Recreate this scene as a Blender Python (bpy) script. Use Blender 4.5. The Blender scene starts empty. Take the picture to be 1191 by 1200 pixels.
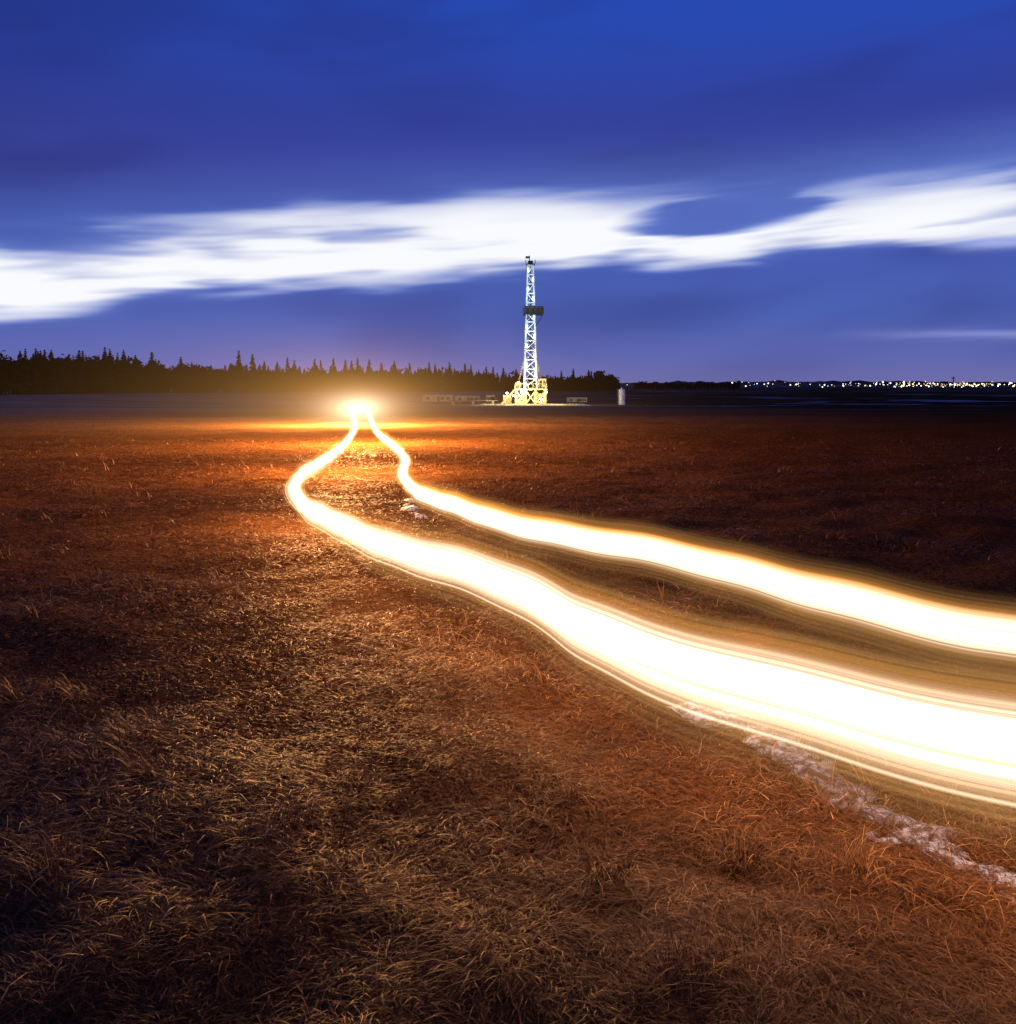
import bpy, math, random
import numpy as np
from mathutils import Vector
random.seed(4); rng=np.random.default_rng(7)
scene=bpy.context.scene
D=bpy.data
def link(o,parent=None):
    scene.collection.objects.link(o)
    if parent: o.parent=parent
    return o
def mesh_obj(name,verts,faces,mat=None,parent=None,smooth=False):
    me=D.meshes.new(name); me.from_pydata([tuple(v) for v in verts],[],faces); me.update()
    if mat: me.materials.append(mat)
    if smooth: me.polygons.foreach_set('use_smooth',[True]*len(me.polygons))
    o=D.objects.new(name,me); link(o,parent)
    return o
def np_mesh(name,verts,faces,mt,smooth=False):
    me=D.meshes.new(name); me.vertices.add(len(verts)); me.vertices.foreach_set('co',verts.astype(np.float32).ravel())
    nf=len(faces); me.loops.add(nf*4); me.loops.foreach_set('vertex_index',faces.astype(np.int32).ravel())
    me.polygons.add(nf); me.polygons.foreach_set('loop_start',(np.arange(nf)*4).astype(np.int32)); me.polygons.foreach_set('loop_total',np.full(nf,4,dtype=np.int32))
    me.update(calc_edges=True); me.materials.append(mt)
    if smooth: me.polygons.foreach_set('use_smooth',[True]*nf)
    return link(D.objects.new(name,me))
def empty(name,loc=(0,0,0)):
    e=D.objects.new(name,None); e.location=loc; link(e); return e

# ------------------------------------------------------------ node helper
class N:
    def __init__(s,nt): s.nt=nt; nt.nodes.clear()
    def n(s,t,**k):
        x=s.nt.nodes.new(t)
        for a,b in k.items(): setattr(x,a,b)
        return x
    def l(s,a,b): s.nt.links.new(a,b)
    def put(s,sock,v):
        if hasattr(v,'is_output'): s.l(v,sock)
        else: sock.default_value=v
    def m(s,op,a,b=0.0,c=0.0,clamp=False):
        x=s.n('ShaderNodeMath',operation=op,use_clamp=clamp)
        s.put(x.inputs[0],a); s.put(x.inputs[1],b); s.put(x.inputs[2],c)
        return x.outputs[0]
    def ss(s,v,lo,hi,tlo=0.0,thi=1.0):
        x=s.n('ShaderNodeMapRange',interpolation_type='SMOOTHSTEP')
        s.put(x.inputs['Value'],v); s.put(x.inputs['From Min'],lo); s.put(x.inputs['From Max'],hi)
        s.put(x.inputs['To Min'],tlo); s.put(x.inputs['To Max'],thi); return x.outputs[0]
    def gauss(s,v,c,w):
        d=s.m('DIVIDE',s.m('SUBTRACT',v,c),w)
        return s.m('EXPONENT',s.m('MULTIPLY',s.m('MULTIPLY',d,d),-1.0))
    def comb(s,x,y,z=0.0):
        c=s.n('ShaderNodeCombineXYZ'); s.put(c.inputs[0],x); s.put(c.inputs[1],y); s.put(c.inputs[2],z); return c.outputs[0]
    def noise(s,vec,scale,detail=4,rough=.5,dist=0.0):
        x=s.n('ShaderNodeTexNoise'); 
        if vec is not None: s.l(vec,x.inputs['Vector'])
        x.inputs['Scale'].default_value=scale; x.inputs['Detail'].default_value=detail
        x.inputs['Roughness'].default_value=rough; x.inputs['Distortion'].default_value=dist
        return x.outputs['Fac']
    def mix(s,f,a,b):
        x=s.n('ShaderNodeMix',data_type='RGBA'); s.put(x.inputs[0],f)
        for i,v in ((6,a),(7,b)):
            if isinstance(v,tuple): v=(*v,1.0) if len(v)==3 else v
            s.put(x.inputs[i],v)
        return x.outputs[2]
    def curve(s,v,pts):
        x=s.n('ShaderNodeFloatCurve'); s.put(x.inputs['Value'],v)
        c=x.mapping.curves[0]
        c.points[0].location=pts[0]; c.points[1].location=pts[-1]
        for p in pts[1:-1]: c.points.new(*p)
        x.mapping.update(); return x.outputs[0]
def mat(name):
    m=D.materials.new(name); m.use_nodes=True; return m,N(m.node_tree)
def pbr(name,col,rough=.6,metal=0.0,var=.25,scale=3.0):
    m,k=mat(name); o=k.n('ShaderNodeOutputMaterial'); b=k.n('ShaderNodeBsdfPrincipled')
    tc=k.n('ShaderNodeTexCoord')
    f=k.noise(tc.outputs['Object'],scale,3,.6)
    f=k.ss(f,.3,.7)
    c=k.mix(f,tuple(x*(1-var) for x in col),tuple(min(1,x*(1+var)) for x in col))
    k.l(c,b.inputs['Base Color']); b.inputs['Roughness'].default_value=rough; b.inputs['Metallic'].default_value=metal
    k.l(b.outputs[0],o.inputs[0]); return m
def emis(name,col,st):
    m,k=mat(name); o=k.n('ShaderNodeOutputMaterial'); e=k.n('ShaderNodeEmission')
    e.inputs[0].default_value=(*col,1); e.inputs[1].default_value=st; k.l(e.outputs[0],o.inputs[0])
    m.cycles.emission_sampling='NONE'; return m

# ------------------------------------------------------------ camera (view camera, rising front)
cam=D.cameras.new('camera'); co=D.objects.new('camera',cam); link(co); scene.camera=co
CH=2.6
co.location=(0,0,CH); co.rotation_euler=(math.radians(90),0,0)
cam.sensor_fit='AUTO'; cam.sensor_width=36
cam.lens=36*1143/1200
cam.shift_y=-(600-452)/1200
cam.clip_end=20000; cam.clip_start=.05
scene.view_settings.view_transform='Standard'; scene.view_settings.look='None'
scene.view_settings.exposure=0; scene.view_settings.gamma=1

# ------------------------------------------------------------ sky
w=D.worlds.new('World'); scene.world=w; w.use_nodes=True
w.cycles.sampling_method='NONE'
k=N(w.node_tree)
out=k.n('ShaderNodeOutputWorld'); bg=k.n('ShaderNodeBackground')
tc=k.n('ShaderNodeTexCoord'); sp=k.n('ShaderNodeSeparateXYZ'); k.l(tc.outputs['Generated'],sp.inputs[0])
X,Y,Z=sp.outputs
az=k.m('MULTIPLY',k.m('ARCTAN2',X,Y),57.2958)
hyp=k.m('SQRT',k.m('ADD',k.m('MULTIPLY',X,X),k.m('MULTIPLY',Y,Y)))
e=k.m('DIVIDE',Z,k.m('MAXIMUM',hyp,.02))
a01=k.m('MULTIPLY_ADD',az,1/60,.5,clamp=True)
def cv(vals): 
    azs=[-27.5,-21.3,-14.5,-7.25,.2,7.7,14.9,21.7,27.5]
    pts=[(0,vals[0]*4)]+[((a+30)/60,v*4) for a,v in zip(azs,vals)]+[(1,vals[-1]*4)]
    return k.m('MULTIPLY',k.curve(a01,pts),.25)
top=cv([.138,.153,.170,.183,.189,.189,.187,.190,.196])
bot=cv([.063,.076,.094,.109,.118,.125,.124,.130,.141])
et=k.m('SUBTRACT',e,k.m('MULTIPLY',az,.0010))
v1=k.comb(k.m('MULTIPLY',az,.07),k.m('MULTIPLY',et,20.0),1.3)
v2=k.comb(k.m('MULTIPLY',az,.11),k.m('MULTIPLY',et,58.0),5.1)
n1=k.m('SUBTRACT',k.noise(v1,1.0,2,.5,.2),.5)
n2=k.m('SUBTRACT',k.noise(v2,1.0,2,.5,.15),.5)
jit=k.m('ADD',k.m('MULTIPLY',n1,.050),k.m('MULTIPLY',n2,.024))
dt=k.m('ADD',k.m('SUBTRACT',top,e),jit)
db=k.m('ADD',k.m('SUBTRACT',e,bot),jit)
cl=k.m('MULTIPLY',k.ss(dt,-.030,.046),k.ss(db,-.014,.018))
hx=k.m('DIVIDE',k.m('SUBTRACT',k.m('ADD',az,k.m('MULTIPLY',n2,6)),12.4),4.4); hy=k.m('DIVIDE',k.m('SUBTRACT',k.m('ADD',e,k.m('MULTIPLY',n2,.04)),k.m('MULTIPLY_ADD',k.m('SUBTRACT',az,12.4),.0014,.172)),.015)
hd=k.m('ADD',k.m('MULTIPLY',hx,hx),k.m('MULTIPLY',hy,hy))
cl=k.m('MULTIPLY',cl,k.ss(hd,.2,2.4,.10,1.0))
inner=k.ss(k.m('ADD',n1,k.m('MULTIPLY',n2,1.2)),-.28,.06,.55,1.0)
cl=k.m('MULTIPLY',cl,inner)
veil=k.m('MULTIPLY',k.ss(k.m('SUBTRACT',e,top),.075,-.01),k.ss(k.m('SUBTRACT',e,bot),-.01,.04))
veil=k.m('MULTIPLY',veil,k.ss(k.m('ADD',az,k.m('MULTIPLY',n1,30)),-14,28,.3,.75))
wis=k.m('MULTIPLY',k.gauss(k.m('ADD',e,k.m('MULTIPLY',n2,.016)),.048,.005),k.ss(az,17,27,0,.45))
wis2=k.m('MULTIPLY',k.gauss(k.m('ADD',e,k.m('MULTIPLY',n2,.01)),.131,.006),k.ss(az,23,26.5,0,1.0))
wis=k.m('MAXIMUM',wis,wis2)
g=k.n('ShaderNodeValToRGB'); k.l(k.m('MULTIPLY',e,2.0,clamp=True),g.inputs[0])
cr=g.color_ramp
stops=[(0.0,(.165,.155,.39)),(.05,(.120,.140,.43)),(.14,(.076,.122,.45)),(.26,(.062,.102,.43)),(.40,(.050,.066,.34)),(.55,(.034,.054,.33)),(.72,(.022,.066,.43)),(.85,(.018,.067,.45)),(1.0,(.009,.035,.28))]
cr.elements[0].position=0; cr.elements[0].color=(*stops[0][1],1); cr.elements[1].position=1; cr.elements[1].color=(*stops[-1][1],1)
for p,c in stops[1:-1]:
    el=cr.elements.new(p); el.color=(*c,1)
sky=g.outputs[0]
v3=k.comb(k.m('MULTIPLY',az,.05),k.m('MULTIPLY',et,9.0),8.0)
n3=k.noise(v3,1.0,2,.5,.3)
sky=k.mix(k.m('MULTIPLY',k.ss(n3,.42,.66,0,.42),k.ss(e,.0,.06,.4,1)),sky,(.022,.026,.17))
sky=k.mix(k.m('MULTIPLY',k.ss(az,-5,-32),k.ss(e,.12,.4,0,.4)),sky,(.010,.018,.14))
sky=k.mix(veil,sky,(.12,.20,.62))
sky=k.mix(wis,sky,(.36,.42,.80))
col=k.mix(k.ss(cl,0,.45,0,.45),sky,(.20,.31,.80))
col=k.mix(k.ss(cl,.12,.95),col,(.95,.96,1.0))
col=k.mix(k.ss(Z,-.02,-.06),col,(.02,.012,.01))
k.l(col,bg.inputs[0]); bg.inputs[1].default_value=1.0
k.l(bg.outputs[0],out.inputs[0])

# ------------------------------------------------------------ terrain
def gz(x,y):
    x=np.asarray(x,float); y=np.asarray(y,float)
    z=.045*np.sin(x*.9+1.3*np.sin(y*.5))*np.sin(y*.75+.8*np.sin(x*.6+1))
    z=z+.02*np.sin(x*2.3+y*1.1+np.sin(y*1.9))+.018*np.sin(y*3.1-x*1.4+2*np.sin(x*1.3))
    z=z+.012*np.sin(x*6.1+2*np.sin(y*2.7))*np.sin(y*5.3+2*np.sin(x*2.2))
    fade=np.clip(1-(np.hypot(x,y)-60)/120,0.25,1)
    z=z*fade-1.3*np.exp(-((y-200)/65.0)**2)*(1/(1+np.exp(-(x+70)/12)))
    return z
n=440
t=np.linspace(-7.9,7.9,n); xs=3.0*np.sinh(t)
t=np.linspace(-3.0,8.0,n); ys=6+2.6*np.sinh(t)
XX,YY=np.meshgrid(xs,ys); ZZ=gz(XX,YY)
verts=np.stack([XX,YY,ZZ],-1).reshape(-1,3)
idx=np.arange(n*n).reshape(n,n)
faces=np.stack([idx[:-1,:-1],idx[:-1,1:],idx[1:,1:],idx[1:,:-1]],-1).reshape(-1,4)
m,k=mat('dry_field'); o=k.n('ShaderNodeOutputMaterial'); b=k.n('ShaderNodeBsdfDiffuse')
tc=k.n('ShaderNodeTexCoord'); P=tc.outputs['Object']; sp=k.n('ShaderNodeSeparateXYZ'); k.l(P,sp.inputs[0]); gx,gy,_=sp.outputs
fine=k.noise(P,24,3,.7); mid=k.noise(P,1.6,5,.7,.4); big=k.noise(P,.16,3,.6,.4)
stv=k.comb(k.m('MULTIPLY',gx,.012),k.m('MULTIPLY',gy,.06)); stripe=k.noise(stv,1.0,4,.65,.3)
c=k.mix(k.ss(fine,.36,.68),(.038,.015,.006),(.22,.100,.035))
c=k.mix(k.ss(mid,.40,.60,0,.8),c,(.050,.020,.007))
c=k.mix(k.ss(big,.42,.6,0,.5),c,(.13,.060,.022))
c=k.mix(k.m('MULTIPLY',k.ss(stripe,.4,.65,0,.5),k.ss(gy,30,90)),c,(.20,.105,.045))
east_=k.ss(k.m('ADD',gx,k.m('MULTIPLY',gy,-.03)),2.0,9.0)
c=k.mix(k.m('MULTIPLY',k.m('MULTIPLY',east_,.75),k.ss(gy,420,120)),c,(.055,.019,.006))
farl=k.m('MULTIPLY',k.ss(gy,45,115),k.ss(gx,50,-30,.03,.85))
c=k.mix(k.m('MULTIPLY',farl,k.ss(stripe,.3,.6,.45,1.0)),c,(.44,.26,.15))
sn=k.m('MULTIPLY',k.ss(k.noise(k.comb(k.m('MULTIPLY',gx,.018),k.m('MULTIPLY',gy,.045),3.0),1.0,4,.65,.5),.57,.63,0,.7),k.ss(gy,105,150))
c=k.mix(sn,c,(.40,.38,.38))
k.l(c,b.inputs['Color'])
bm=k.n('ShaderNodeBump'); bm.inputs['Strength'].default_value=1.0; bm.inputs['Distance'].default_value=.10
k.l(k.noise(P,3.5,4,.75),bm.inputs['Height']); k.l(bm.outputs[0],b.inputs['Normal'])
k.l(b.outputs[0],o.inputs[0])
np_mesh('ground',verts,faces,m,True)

# ------------------------------------------------------------ matted dry grass, one object following the terrain
m,k=mat('straw'); o=k.n('ShaderNodeOutputMaterial'); b=k.n('ShaderNodeBsdfPrincipled')
at=k.n('ShaderNodeAttribute'); at.attribute_name='tone'
r=k.n('ShaderNodeValToRGB'); k.l(at.outputs['Fac'],r.inputs[0])
r.color_ramp.elements[0].color=(.045,.017,.006,1); r.color_ramp.elements[1].color=(.60,.35,.14,1)
el=r.color_ramp.elements.new(.5); el.color=(.15,.063,.021,1); el=r.color_ramp.elements.new(.8); el.color=(.28,.14,.050,1)
k.l(r.outputs[0],b.inputs['Base Color']); b.inputs['Roughness'].default_value=.55; b.inputs['Specular IOR Level'].default_value=.09
b.inputs['Specular Tint'].default_value=(1,.6,.3,1)
k.l(b.outputs[0],o.inputs[0]); straw=m
fh=1143*2.6
NB=400000
s_=rng.uniform(fh/55,fh/3.0,NB); by=fh/s_
far=rng.random(NB)<.30; by[far]=3.0+rng.random(far.sum())**.8*45
keep=rng.random(NB)>np.clip((by-28)/26,0,.9); by=by[keep]; NB=len(by)
bx=(rng.random(NB)*2-1)*(by*.57+.8)
def hsh(i,s): return np.modf(np.abs(np.sin(i*12.9898+s*78.233)*43758.5453))[0]
pt=np.sin(bx*1.1+2*np.sin(by*.8))+np.sin(by*1.3+1.5*np.sin(bx*.7+2))+.8*np.sin(bx*4.1+by*2.3+1.7*np.sin(by*3.7))
cell=np.floor(bx/.22+.8*np.sin(by*3))*131+np.floor(by/.22+.8*np.sin(bx*3.3))*7919
ch=hsh(cell,1.0); cdir=hsh(cell,2.0)
tuft=(ch>.95)&(pt>-.3)
d=np.where(rng.random(NB)<.5,2.9+(cdir-.5)*4.2+rng.normal(0,.5,NB),rng.random(NB)*6.283)
el=np.radians(np.where(tuft,rng.uniform(10,75,NB),rng.uniform(-4,26,NB)+8*(ch-.5)))
L=rng.uniform(.05,.19,NB)*(1+.25*np.clip(pt,-1.5,1.5))*np.where(tuft,1.25,1)
L=np.where(rng.random(NB)<.05,L*1.8,L)
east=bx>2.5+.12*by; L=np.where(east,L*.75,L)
wd=(.0017+.00055*by)*rng.uniform(.6,1.3,NB)
z0_=rng.random(NB)**2*.05*(1+.5*np.clip(pt,-1,1.5))
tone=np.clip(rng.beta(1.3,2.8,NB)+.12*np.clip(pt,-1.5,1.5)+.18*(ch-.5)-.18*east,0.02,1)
px_,py_=bx.copy(),by.copy(); pz=gz(bx,by)+z0_-.004; base=gz(bx,by)
tw=rng.uniform(-.6,.6,NB); sz=rng.uniform(-.35,.35,NB); bend=rng.uniform(.15,.5,NB); S=3; rows=[]
for j in range(S+1):
    sx,sy=-np.sin(d+tw),np.cos(d+tw); ww=wd*(1-.85*(j/S)**1.5)/2
    rows.append(np.stack([px_-sx*ww,py_-sy*ww,pz-sz*ww],-1)); rows.append(np.stack([px_+sx*ww,py_+sy*ww,pz+sz*ww],-1))
    px_=px_+np.cos(d)*np.cos(el)*L/S; py_=py_+np.sin(d)*np.cos(el)*L/S; pz=np.maximum(pz+np.sin(el)*L/S,base+.006)
    el=el-bend; d=d+rng.uniform(-.25,.25,NB)
V=np.stack(rows,1); q0=np.arange(NB)[:,None]*(2*S+2)
Fq=np.stack([np.concatenate([q0+2*j,q0+2*j+1,q0+2*j+3,q0+2*j+2],1) for j in range(S)],1).reshape(-1,4)
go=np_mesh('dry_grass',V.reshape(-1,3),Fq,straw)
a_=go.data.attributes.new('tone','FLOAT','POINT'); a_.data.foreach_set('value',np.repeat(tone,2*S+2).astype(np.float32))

# ------------------------------------------------------------ snow remnants beside the wheel track
m,k=mat('old_snow'); o=k.n('ShaderNodeOutputMaterial'); b=k.n('ShaderNodeBsdfPrincipled'); tc=k.n('ShaderNodeTexCoord')
f=k.noise(tc.outputs['Object'],14,5,.7)
k.l(k.mix(k.ss(f,.42,.6),(.10,.07,.06),(.40,.46,.64)),b.inputs['Base Color']); b.inputs['Roughness'].default_value=.6
k.l(b.outputs[0],o.inputs[0]); snow=m
def snow_strip(pts,wd,seed,thr=.0):
    # crust whose height field dips below the grass where it has melted: leaves ragged islands
    r=np.random.default_rng(seed); s=150; c=26
    pts=np.array(pts,float); ln=np.linspace(0,len(pts)-1,s)
    px=np.interp(ln,range(len(pts)),pts[:,0]); py=np.interp(ln,range(len(pts)),pts[:,1])
    dx=np.gradient(px); dy=np.gradient(py); Ln=np.hypot(dx,dy); nx,ny=-dy/Ln,dx/Ln
    ph=r.random(12)*6.28; q=np.linspace(-1,1,c)
    Xs=px[:,None]+nx[:,None]*q*wd; Ys=py[:,None]+ny[:,None]*q*wd
    nz=np.zeros_like(Xs); am=1.0; fr=4.0
    for o_ in range(5):
        nz+=am*np.sin(Xs*fr+ph[2*o_]+1.5*np.sin(Ys*fr*.8))*np.sin(Ys*fr*1.1+ph[2*o_+1]+1.5*np.sin(Xs*fr*.7)); am*=.6; fr*=1.9
    end=np.minimum(1,np.minimum(np.arange(s),s-1-np.arange(s))/25)[:,None]
    h=.042*np.tanh(1.6*((1-np.abs(q)**1.5)*end+.65*nz-.38-thr)); Zs=gz(Xs,Ys)+h+.006
    idn=np.arange(s*c).reshape(s,c)
    np_mesh('snow_patch',np.stack([Xs,Ys,Zs],-1).reshape(-1,3),np.stack([idn[:-1,:-1],idn[:-1,1:],idn[1:,1:],idn[1:,:-1]],-1).reshape(-1,4),snow,True)
snow_strip([(1.45,8.1),(1.9,7.1),(2.15,6.6),(2.3,6.2)],.24,1)
snow_strip([(2.05,6.3),(2.35,5.75),(2.6,5.35),(2.85,5.0)],.26,2)
snow_strip([(-2.3,22.5),(-2.05,20.5),(-1.6,19.3)],.20,3,.28)

# ------------------------------------------------------------ headlamp light trails (time exposure of a driving vehicle)
trailA=[(-11.0,68.6),(-7.02,44.7),(-5.36,32.65),(-4.56,24.78),(-4.29,20.57),(-3.89,17.73),(-3.20,15.13),(-2.41,13.19),(-1.70,11.75),(-1.08,10.66),(-.47,9.75),(.035,8.90),(.32,8.20),(.55,7.48),(.85,6.74),(1.13,6.31),(1.43,5.96),(1.75,5.64),(2.11,5.30),(2.56,4.92),(3.4,4.3),(4.6,3.6)]
trailB=[(-9.5,66.4),(-5.49,40.3),(-3.69,30.7),(-2.63,24.78),(-2.16,19.97),(-1.66,17.14),(-1.09,15.47),(-.43,13.8),(.27,12.47),(.945,11.43),(1.55,10.77),(1.99,10.13),(2.34,9.39),(2.66,8.57),(3.04,7.82),(3.37,7.35),(3.68,7.07),(4.82,6.09),(6.0,5.3)]
def catmull(P,sub=8):
    P=[np.array(p,float) for p in P]; P=[2*P[0]-P[1]]+P+[2*P[-1]-P[-2]]; R=[]
    for i in range(1,len(P)-2):
        for j in range(sub):
            t=j/sub; a,b,c,d=P[i-1:i+3]
            R.append(.5*((2*b)+(-a+c)*t+(2*a-5*b+4*c-d)*t*t+(-a+3*b-3*c+d)*t**3))
    R.append(P[-2]); return np.array(R)
def trail_mat(name,core,fringe,line,amber,seed):
    m,k=mat(name); o=k.n('ShaderNodeOutputMaterial'); ad=k.n('ShaderNodeAddShader'); tr=k.n('ShaderNodeBsdfTransparent'); em=k.n('ShaderNodeEmission')
    uv=k.n('ShaderNodeUVMap'); uv.uv_map='UVMap'; sp=k.n('ShaderNodeSeparateXYZ'); k.l(uv.outputs[0],sp.inputs[0]); s,nn,_=sp.outputs
    st=k.noise(k.comb(k.m('MULTIPLY',s,.05),k.m('MULTIPLY',nn,5.0),seed),1.0,3,.6)
    st2=k.noise(k.comb(k.m('MULTIPLY',s,.12),k.m('MULTIPLY',nn,1.4),seed+3),1.0,0,.5)
    ab=k.m('ABSOLUTE',nn)
    c=k.m('MULTIPLY',k.ss(ab,1.6,.35),k.ss(st,.32,.60,.32,1.0))
    fr=k.m('MULTIPLY',k.m('MULTIPLY',k.ss(nn,-3.2,-.5),k.ss(nn,3.0,.3)),k.ss(st,.34,.66,.4,1.0))
    fr=k.m('MULTIPLY',fr,k.ss(st2,.3,.7,.6,1.2))
    ln=k.m('MULTIPLY',k.gauss(nn,-1.55,.06),line)
    am=k.m('MULTIPLY',k.gauss(nn,1.45,.4),k.ss(st2,.35,.6,.2,amber))
    vm=k.n('ShaderNodeCombineXYZ')
    for i in range(3):
        v=k.m('ADD',k.m('MULTIPLY',c,core[i]),k.m('MULTIPLY',fr,fringe[i])); v=k.m('ADD',v,k.m('MULTIPLY',ln,core[i]))
        v=k.m('ADD',v,k.m('MULTIPLY',am,(1.0,.36,.03)[i])); k.l(v,vm.inputs[i])
    k.l(vm.outputs[0],em.inputs[0]); em.inputs[1].default_value=1.0
    k.l(tr.outputs[0],ad.inputs[0]); k.l(em.outputs[0],ad.inputs[1]); k.l(ad.outputs[0],o.inputs[0])
    m.cycles.emission_sampling='NONE'; return m
def ribbon(name,P,hh,lo,hi,horizontal,mt,parent,z0=.8):
    s=np.concatenate([[0],np.cumsum(np.hypot(*np.diff(P,axis=0).T))]); V=[];UV=[];Fc=[]; rows=np.linspace(lo,hi,3)
    for i,p in enumerate(P):
        d=P[min(i+1,len(P)-1)]-P[max(i-1,0)]; d=d/np.linalg.norm(d); nx,ny=-d[1],d[0]
        a=hh(s[i],p); zb=z0+.012*math.sin(s[i]*1.7)+.008*math.sin(s[i]*4.1)
        for r_ in rows:
            if horizontal: V.append((p[0]+nx*a*r_,p[1]+ny*a*r_,zb))
            else: V.append((p[0],p[1],zb+a*r_))
            UV.append((s[i],r_))
    R=len(rows)
    for i in range(len(P)-1):
        for j in range(R-1): a=i*R+j; Fc.append((a,a+1,a+R+1,a+R))
    ob=mesh_obj(name,V,Fc,mt,parent); uvl=ob.data.uv_layers.new(name='UVMap')
    li=np.zeros(len(ob.data.loops),dtype=np.int32); ob.data.loops.foreach_get('vertex_index',li)
    uvl.data.foreach_set('uv',np.array(UV,dtype=np.float32)[li].ravel()); return ob
PA=catmull(trailA); PB=catmull(trailB)
tr=empty('headlight_trail')
mA=trail_mat('trail_glow_a',(2.9,2.2,1.55),(.62,.34,.11),.3,.15,1.0); mB=trail_mat('trail_glow_b',(2.9,2.2,1.55),(.62,.31,.09),.0,.9,7.0)
hA=lambda s,p: float(np.interp(p[1],[5,7,11,18,35,60],[.185,.17,.14,.12,.13,.13]))
hB=lambda s,p: float(np.interp(p[1],[6,8,12,18,35,60],[.105,.12,.115,.11,.13,.13]))
ribbon('beam_streak',PA,hA,-3.2,3.0,False,mA,tr,.78); ribbon('beam_width',PA,lambda s,p:hA(s,p)*.8,-2,2,True,mA,tr,.78)
ribbon('beam_streak',PB,hB,-3.2,3.0,False,mB,tr,.78); ribbon('beam_width',PB,lambda s,p:hB(s,p)*.8,-2,2,True,mB,tr,.78)
def sphere(name,loc,r,mt,parent,seg=12):
    V=[];Fc=[]
    for i in range(seg+1):
        for j in range(seg): th=math.pi*i/seg; ph=2*math.pi*j/seg; V.append((r*math.sin(th)*math.cos(ph),r*math.sin(th)*math.sin(ph),r*math.cos(th)))
    for i in range(seg):
        for j in range(seg): Fc.append((i*seg+j,(i+1)*seg+j,(i+1)*seg+(j+1)%seg,i*seg+(j+1)%seg))
    o=mesh_obj(name,V,Fc,mt,parent,True); o.location=loc; return o
hl=emis('headlamp',(1,.8,.6),30)
sphere('headlamp',(-11.0,68.6,.8),.16,hl,tr); sphere('headlamp',(-9.5,66.4,.8),.16,hl,tr)
def lamp(name,loc,p,col,r=.2,parent=None):
    L=D.lights.new(name,'POINT'); L.energy=p; L.color=col; L.shadow_soft_size=r; o=D.objects.new(name,L); o.location=loc; link(o,parent)
W=(1,.45,.14)
lamp('trail_fill_light',(-10,64,3.6),48000,W,.5,tr)  # raised fill lamps, added well above headlamp height to brighten the field
lamp('trail_fill_light',(-6.5,43,3.2),22000,W,.4,tr)
lamp('trail_fill_light',(-4.8,29,2.4),5500,W,.4,tr)
lamp('trail_fill_light',(-3.6,18,1.6),700,W,.3,tr)
def along(P,ymin,ymax,step,p):
    acc=0
    for i in range(1,len(P)):
        acc+=float(np.hypot(*(P[i]-P[i-1])))
        if acc>step and ymin<P[i][1]<ymax: acc=0; lamp('trail_fill_light',(P[i][0],P[i][1],.95),p,W,.2,tr)
along(PA,4,16,1.7,48); along(PB,6,16,2.4,46)  # point lamps stand in for the trails' light on the ground

# amber glare where the vehicle set off, painted as a self-emitting volume
m,k=mat('painted_glare'); o=k.n('ShaderNodeOutputMaterial'); em=k.n('ShaderNodeEmission'); tc=k.n('ShaderNodeTexCoord')
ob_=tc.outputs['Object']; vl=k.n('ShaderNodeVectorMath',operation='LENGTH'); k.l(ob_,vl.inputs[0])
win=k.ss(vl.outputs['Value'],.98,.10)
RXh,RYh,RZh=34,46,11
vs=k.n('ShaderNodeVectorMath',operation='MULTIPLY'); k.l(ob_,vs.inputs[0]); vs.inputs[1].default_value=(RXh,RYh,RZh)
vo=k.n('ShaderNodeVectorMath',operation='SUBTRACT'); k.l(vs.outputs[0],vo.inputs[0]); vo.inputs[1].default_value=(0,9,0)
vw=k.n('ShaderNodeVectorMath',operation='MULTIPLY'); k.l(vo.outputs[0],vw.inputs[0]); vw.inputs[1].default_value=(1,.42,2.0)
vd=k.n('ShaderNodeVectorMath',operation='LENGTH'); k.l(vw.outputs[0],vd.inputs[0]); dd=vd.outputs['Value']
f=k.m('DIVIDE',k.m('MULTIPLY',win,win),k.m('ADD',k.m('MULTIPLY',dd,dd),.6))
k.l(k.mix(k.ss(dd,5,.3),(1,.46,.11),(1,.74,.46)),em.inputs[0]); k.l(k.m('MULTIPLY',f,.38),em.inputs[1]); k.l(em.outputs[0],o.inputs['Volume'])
hz=sphere('glare_volume',(-9.8,55,1.1),1.0,m,None,32); hz.scale=(RXh,RYh,RZh)

# ------------------------------------------------------------ tree belt
tm,k=mat('conifer'); o=k.n('ShaderNodeOutputMaterial'); b=k.n('ShaderNodeBsdfDiffuse'); ge=k.n('ShaderNodeNewGeometry')
c=k.mix(ge.outputs['Random Per Island'],(.014,.014,.008),(.055,.040,.02))
k.l(c,b.inputs['Color']); k.l(b.outputs[0],o.inputs[0])
TV=[];TF=[]
def tri(*p):
    a=len(TV); TV.extend(p); TF.append(tuple(range(a,a+len(p))))
def spruce(x,y,z,h):
    w_=h*random.uniform(.18,.26); tri((x-.16,y,z),(x+.16,y,z),(x,y,z+h)); tri((x,y-.16,z),(x,y+.16,z),(x,y,z+h))
    T=int(12+h*.8)
    for i in range(T):
        f=i/T; zz=z+h*(.05+.94*f); rr=w_*(1-f)**.8*random.uniform(.75,1.15)+.26
        for j in range(8):
            a=random.random()*6.283; L=rr*random.uniform(.6,1.2); ca,sa=math.cos(a),math.sin(a); dr=L*random.uniform(.2,.6); q=L*.42
            tri((x,y,zz+.45),(x+ca*L*.6-sa*q,y+sa*L*.6+ca*q,zz-dr*.6),(x+ca*L,y+sa*L,zz-dr),(x+ca*L*.6+sa*q,y+sa*L*.6-ca*q,zz-dr*.6))
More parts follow.
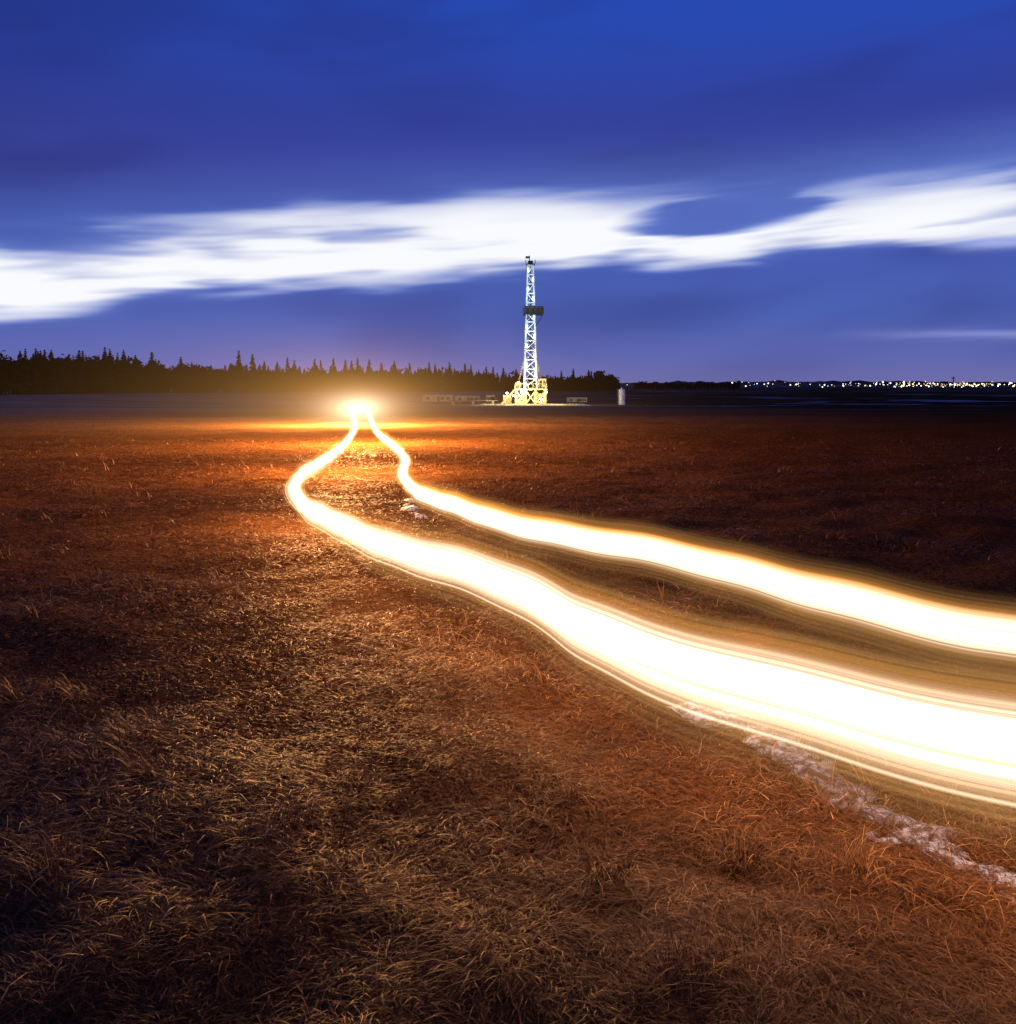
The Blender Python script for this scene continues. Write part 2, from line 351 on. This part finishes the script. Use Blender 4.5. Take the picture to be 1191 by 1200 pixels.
def bare(x,y,z,h):
    for s in range(random.randint(3,5)):
        a=random.random()*6.283; ln=random.uniform(.05,.25)*h; tx,ty,tz=x+math.cos(a)*ln,y+math.sin(a)*ln,z+h*random.uniform(.6,.85)
        tri((x-.12,y,z),(x+.12,y,z),(tx,ty,tz))
        for i in range(24):
            f=random.uniform(.25,1); bx,by,bz=x+(tx-x)*f,y+(ty-y)*f,z+(tz-z)*f
            b2=random.random()*6.283; l=h*random.uniform(.06,.22); up=l*random.uniform(.3,1.2)
            ex,ey,ez=bx+math.cos(b2)*l,by+math.sin(b2)*l,min(bz+up,z+h)
            tri((bx-.05,by,bz),(bx+.07,by,bz),(ex,ey,ez))
            for kx in range(4):
                g=random.uniform(.4,1); cx,cy,cz=bx+(ex-bx)*g,by+(ey-by)*g,bz+(ez-bz)*g; s_=.18+.012*h*random.random()
                tri((cx+random.gauss(0,s_*2),cy,cz+random.gauss(0,s_*2)),(cx+random.gauss(0,s_*2),cy+s_,cz+s_*2),(cx+random.gauss(0,s_*3),cy,cz+random.gauss(0,s_*3)))
px=[-60,0,60,150,200,240,280,330,380,420,480,560,600,650,700,735]
tp=[409,411,412,416,422,429,427,430,430,430,431,434,437,441,440,449]
def belt(pxx,extra=0,back=0):
    t_=pxx/735; Yd=285+210*t_+back; Xd=(pxx-595.5)/1143*Yd; topy=np.interp(pxx,px,tp)
    return Xd,Yd,float((452-topy)/1143*Yd+2.6)+extra
for i in range(640):
    q=random.uniform(-90,725); x,y,h=belt(q,back=random.uniform(-6,30)); z=float(gz(x,y))
    dense_con=(120<q<160) or (265<q<310) or (325<q<600)
    if random.random()<(.66 if dense_con else .25): spruce(x,y,z,h*random.uniform(.75,1.1))
    else: bare(x,y,z,h*random.uniform(.65,1.0))
for q,ex in [(42,1.2),(93,1.2),(123,2.6),(129,2.2),(145,2.0),(178,2.4),(212,2.2),(280,5.6),(296,4.6),(310,2.2),(325,2.4),(337,4.0),(345,3.0),(369,3.6),(376,3.0),(391,4.0),(405,3.4),(412,3),(419,4.2),(433,3.6),(447,2.4),(462,3.4),(480,2.4),(503,3.2),(510,2.5),(527,3.6),(545,3.2),(552,2.8),(570,2.4),(578,2.6),(590,2.4),(605,2.4),(658,3),(672,4.0),(690,3.2),(693,2.6),(30,1.1),(60,1.0)]:
    x,y,h=belt(q,ex,back=-8); spruce(x,y,float(gz(x,y)),h)
for q in (700,706,712,716): x,y,h=belt(q,3.0,back=-10); bare(x,y,float(gz(x,y)),h)
for q in range(745,870,5):
    Yd=620; h=(452-random.uniform(446,450))/1143*Yd+2.6; bare((q-595.5)/1143*Yd,Yd,0,h)
mesh_obj('tree_line',TV,TF,tm)

V=[];Fc=[]; NR=900
for i in range(NR):
    x=-2600+i*5.8; yb=1750; hh=6.2+1.2*math.sin(x*.004)+.8*math.sin(x*.013+1)+random.uniform(0,1.0)+(random.random()**6)*4
    if x<150: hh=max(1,hh-1.5)
    V+= [(x,yb-240,-.6),(x,yb,hh*1.1),(x,yb+500,-2)]
for i in range(NR-1):
    a=i*3; Fc+=[(a,a+3,a+4,a+1),(a+1,a+4,a+5,a+2)]
mesh_obj('distant_hills',V,Fc,pbr('far_land',(.022,.018,.02),.95,scale=.01))

V=[]
cols=[emis('sodium_light',(1,.62,.25),5),emis('mercury_light',(.7,1,.75),5),emis('white_light',(1,.92,.75),6)]
Fc=[];MI=[]
def octa(x,y,z,r,mi):
    a=len(V); V.extend([(x+r,y,z),(x-r,y,z),(x,y+r,z),(x,y-r,z),(x,y,z+r),(x,y,z-r)])
    for f in ((0,2,4),(2,1,4),(1,3,4),(3,0,4),(2,0,5),(1,2,5),(3,1,5),(0,3,5)): Fc.append(tuple(a+i for i in f)); MI.append(mi)
for i in range(230):
    q=random.choice([random.uniform(845,1200),random.gauss(1130,40),random.gauss(1060,50)]) ; q=min(q,1300)
    yp=random.gauss(450.5,1.5); y=1490; octa((q-595.5)/1143*y,y-random.uniform(0,10),(452-yp)/1143*y+2.6,random.choice([.3,.4,.5,.7,1.1]),random.choice([0,0,0,1,2]))
for q in (760,790,803,735): octa((q-595.5)/1143*1490,1490,4,.4,2)
o=mesh_obj('town_lights',V,Fc); [o.data.materials.append(c) for c in cols]; o.data.polygons.foreach_set('material_index',MI)
def bar(V,Fc,p,q,r):
    p=Vector(p);q=Vector(q);d=(q-p).normalized(); u=d.orthogonal().normalized(); v=d.cross(u); a=len(V)
    for c in (p,q):
        for s,t_ in ((1,1),(-1,1),(-1,-1),(1,-1)): V.append(c+u*r*s+v*r*t_)
    Fc+= [(a,a+1,a+5,a+4),(a+1,a+2,a+6,a+5),(a+2,a+3,a+7,a+6),(a+3,a,a+4,a+7),(a+3,a+2,a+1,a),(a+4,a+5,a+6,a+7)]
def box(V,Fc,x0,x1,y0,y1,z0,z1):
    a=len(V); V+=[Vector(c) for c in ((x0,y0,z0),(x1,y0,z0),(x1,y1,z0),(x0,y1,z0),(x0,y0,z1),(x1,y0,z1),(x1,y1,z1),(x0,y1,z1))]
    Fc+=[(a+3,a+2,a+1,a),(a+4,a+5,a+6,a+7),(a,a+1,a+5,a+4),(a+1,a+2,a+6,a+5),(a+2,a+3,a+7,a+6),(a+3,a,a+4,a+7)]
dark=pbr('dark_steel',(.03,.03,.035),.6); white=pbr('white_paint',(.78,.80,.80),.5,scale=1.5); yel=pbr('cream_cladding',(.55,.46,.28),.6); grey=pbr('grey_cladding',(.26,.25,.24),.7)
V=[];Fc=[]; bar(V,Fc,(274,600,0),(274,600,8.2),.25); bar(V,Fc,(272.6,600,7.3),(275.4,600,7.3),.15); mesh_obj('utility_pole',V,Fc,dark)

# ------------------------------------------------------------ drilling rig
RX,RY=4.6,200.0; RZ=float(gz(RX,RY))
rig=empty('drilling_rig',(RX,RY,RZ))
V=[];Fc=[]
z0,z1=3.4,28.6; w0,w1=1.3,.6
def cw(z): return w0+(w1-w0)*(z-z0)/(z1-z0)
levels=[z0+i*(z1-z0)/13 for i in range(14)]
cor=[(-1,-1),(1,-1),(1,1),(-1,1)]
for sx,sy in cor: bar(V,Fc,(sx*w0,sy*w0,z0),(sx*w1,sy*w1,z1),.12)
for i,z in enumerate(levels):
    for j in range(4):
        a=cor[j]; b_=cor[(j+1)%4]; c_=cw(z); bar(V,Fc,(a[0]*c_,a[1]*c_,z),(b_[0]*c_,b_[1]*c_,z),.07)
        if i<13:
            zn=levels[i+1]; cn=cw(zn)
            if i%2: a,b_=b_,a
            bar(V,Fc,(a[0]*c_,a[1]*c_,z),(b_[0]*cn,b_[1]*cn,zn),.065)
mesh_obj('mast_lattice',V,Fc,white,rig)
V=[];Fc=[]
box(V,Fc,-.9,.9,-.9,.9,28.62,28.85); box(V,Fc,-.5,.5,-.45,.45,28.86,29.5); bar(V,Fc,(-.2,0,29.5),(-.2,0,30.6),.06); box(V,Fc,-1.0,-.15,-.05,.05,30.0,30.45)
for sx in (-.95,.95): bar(V,Fc,(sx,-.9,28.85),(sx,-.9,29.6),.05)
box(V,Fc,-1.5,2.6,-1.6,1.6,18.4,18.6)
for x in (-1.5,-.5,.5,1.5,2.6): bar(V,Fc,(x,-1.6,18.6),(x,-1.6,19.8),.05)
box(V,Fc,1.2,2.6,-1.55,1.55,18.62,20.1); box(V,Fc,-1.3,1.1,-1.5,-1.42,18.62,20.2)
bar(V,Fc,(-1.5,-1.6,19.8),(2.6,-1.6,19.8),.05); bar(V,Fc,(2.5,-1.5,18.4),(.9,-.9,15.8),.07)
box(V,Fc,-.35,.35,-.3,.3,12.5,14.1); bar(V,Fc,(0,0,14.1),(0,0,28.6),.04); bar(V,Fc,(0,0,5.5),(0,0,12.5),.08)
mesh_obj('crown_and_racking_board',V,Fc,dark,rig)
V=[];Fc=[]
for x in (-3.0,-1.0,1.0,3.0):
    for y in (-2.6,2.6): bar(V,Fc,(x,y,0),(x,y,3.0),.15)
for y in (-2.6,2.6):
    for x in (-3.0,-1.0,1.0): bar(V,Fc,(x,y,.2),(x+2.0,y,2.9),.09); bar(V,Fc,(x+2.0,y,.2),(x,y,2.9),.09)
box(V,Fc,-3.3,3.3,-3,3,3.02,3.3)
for x in np.linspace(-3.2,3.2,8): bar(V,Fc,(x,-2.95,3.3),(x,-2.95,4.3),.035)
bar(V,Fc,(-3.2,-2.95,4.3),(3.2,-2.95,4.3),.035)
bar(V,Fc,(-3.3,-3.2,3.1),(-6.0,-3.2,.1),.12); bar(V,Fc,(-3.3,-4.0,3.1),(-6.0,-4.0,.1),.12)
for i in range(9): f=i/9; box(V,Fc,-3.4-2.6*f-.3,-3.4-2.6*f,-4,-3.2,2.95-2.85*f,3.0-2.85*f)
for s in (-1,1): bar(V,Fc,(s*2.8,2.0,3.3),(s*w0,.9,9.0),.1)
mesh_obj('substructure',V,Fc,yel,rig)
V=[];Fc=[]
box(V,Fc,1.6,3.2,-1.2,1.8,3.31,5.2); box(V,Fc,1.5,3.3,-1.3,1.9,5.21,5.33)
box(V,Fc,-3.1,-1.9,-.5,2.0,3.31,4.6); box(V,Fc,-2.8,-1.3,-2.4,2.3,.3,1.9); box(V,Fc,.6,2.8,-2.3,2.2,.3,2.3)
box(V,Fc,-5.6,-3.8,.5,3.5,.2,2.0)
mesh_obj('doghouse_and_draw_works',V,Fc,yel,rig)
V=[];Fc=[]
box(V,Fc,1.8,2.3,-1.24,-1.205,3.5,4.9); box(V,Fc,2.6,3.1,-1.24,-1.205,4.1,4.8)
for x in (-2.6,-1.9,.9,1.6,2.2): box(V,Fc,x,x+.35,(-2.44 if x<0 else -2.34),(-2.405 if x<0 else -2.305),.7,1.6)
mesh_obj('doors_and_louvres',V,Fc,dark,rig)
ml=emis('mast_tube_lamp',(.75,1,1),8); wl=emis('flood_lamp',(1,.9,.6),40)
V=[];Fc=[]
for i in range(13):
    z=levels[i]+.9; c_=cw(z)
    s=1 if i%2 else -1
    bar(V,Fc,(s*c_*.7,-c_-.18,z-.35),(s*c_*.7,-c_-.18,z+.35),.06)
mesh_obj('mast_lamps',V,Fc,ml,rig)
V=[];Fc=[]
for x,y,z in ((-3.4,-3.2,1.9),(3.1,-3.2,2.6),(.7,-3.1,5.2),(-2.5,-3.1,4.6),(-4.8,-2,2.4),(2.1,-2.9,1.2)):
    box(V,Fc,x-.16,x+.16,y-.1,y+.1,z-.15,z+.15)
mesh_obj('flood_lamps',V,Fc,wl,rig)
sphere('work_light',(-1.5,-3.8,2.7),.6,wl,rig)
for z,p in ((8,420),(15,420),(22,380),(27,200)):
    lamp('mast_light',(-.2,-3.4,z),p,(.62,.9,1.0),.3,rig)
for x,y,z,p in ((-2,-7,2.6,2600),(5,-7,2.4,1500),(-8,-7,2.4,900)): lamp('pad_light',(x,y,z),p,(1,.78,.32),.3,rig)
V=[];Fc=[]
for i in range(41):
    for j in range(11):
        x=-7+i*.6; y=188+j*1.8+.8*math.sin(i*.7); ed=min(i,40-i,j*2,(10-j)*2,3)/3; V.append((x,y,float(gz(x,y))-.1+.28*ed+random.uniform(0,.06)))
for i in range(40):
    for j in range(10): a=i*11+j; Fc.append((a,a+11,a+12,a+1))
mesh_obj('gravel_pad',V,Fc,pbr('gravel',(.26,.22,.16),.95,scale=.5,var=.6))

def trailer(x0,L,h,y,mt):
    e_=empty('site_trailer',(x0,y,float(gz(x0,y)))); V=[];Fc=[]
    box(V,Fc,0,L,0,2.4,.45,h); box(V,Fc,-.08,L+.08,-.08,2.48,h+.003,h+.12); mesh_obj('body',V,Fc,mt,e_)
    V=[];Fc=[]
    box(V,Fc,.1,L-.1,.2,2.2,.28,.447); bar(V,Fc,(-.9,1.2,.4),(0,1.2,.4),.06)
    for x in (L*.3,L*.42): 
        for i in range(12):
            a=i*math.pi/6; b2=a+math.pi/6
            bar(V,Fc,(x+.3*math.cos(a),.1,.3+.3*math.sin(a)),(x+.3*math.cos(b2),.1,.3+.3*math.sin(b2)),.06)
    for f in (.12,.6,.8): box(V,Fc,L*f,L*f+.7,-.03,-.004,h*.5,h*.8)
    box(V,Fc,L*.48,L*.48+.6,-.03,-.004,.5,h*.85)
    mesh_obj('undercarriage_windows',V,Fc,dark,e_)
trailer(-18.2,6.4,1.8,208,grey); trailer(-11.3,5.2,1.6,209,grey); trailer(-4.6,1.8,1.8,205,grey); trailer(12.5,4.2,1.3,206,grey)
V=[];Fc=[]
for i in range(14): y=-.8+i*.12; bar(V,Fc,(-7,y,.9),(3,y,.9),.05)
for x in (-6,-2,2): box(V,Fc,x-.2,x+.2,-1.2,1.2,0,.82)
o=mesh_obj('pipe_rack',V,Fc,pbr('steel_pipe',(.25,.22,.2),.5,.6)); o.location=(-5,196,float(gz(-5,196)))
tk=empty('storage_tank',(23.3,200,float(gz(23.3,200)))); V=[];Fc=[]; S=28
prof=[(0,0),(.72,.0),(.72,3.0),(.62,3.12),(.12,3.3),(.12,3.5),(0,3.5)]
for r_,z in prof:
    for j in range(S): V.append((r_*math.cos(j*6.28318/S),r_*math.sin(j*6.28318/S),z))
for i in range(len(prof)-1):
    for j in range(S): Fc.append((i*S+j,i*S+(j+1)%S,(i+1)*S+(j+1)%S,(i+1)*S+j))
mesh_obj('shell',V,Fc,white,tk)
V=[];Fc=[]; bar(V,Fc,(-.95,-.3,0),(-.95,-.3,3.3),.04); bar(V,Fc,(-.75,-.5,0),(-.75,-.5,3.3),.04)
for i in range(9): bar(V,Fc,(-.95,-.3,.3+i*.34),(-.75,-.5,.3+i*.34),.03)
mesh_obj('ladder',V,Fc,dark,tk)
lamp('tank_light',(-3.5,-6,4.0),200,(1,.85,.6),.2,tk)
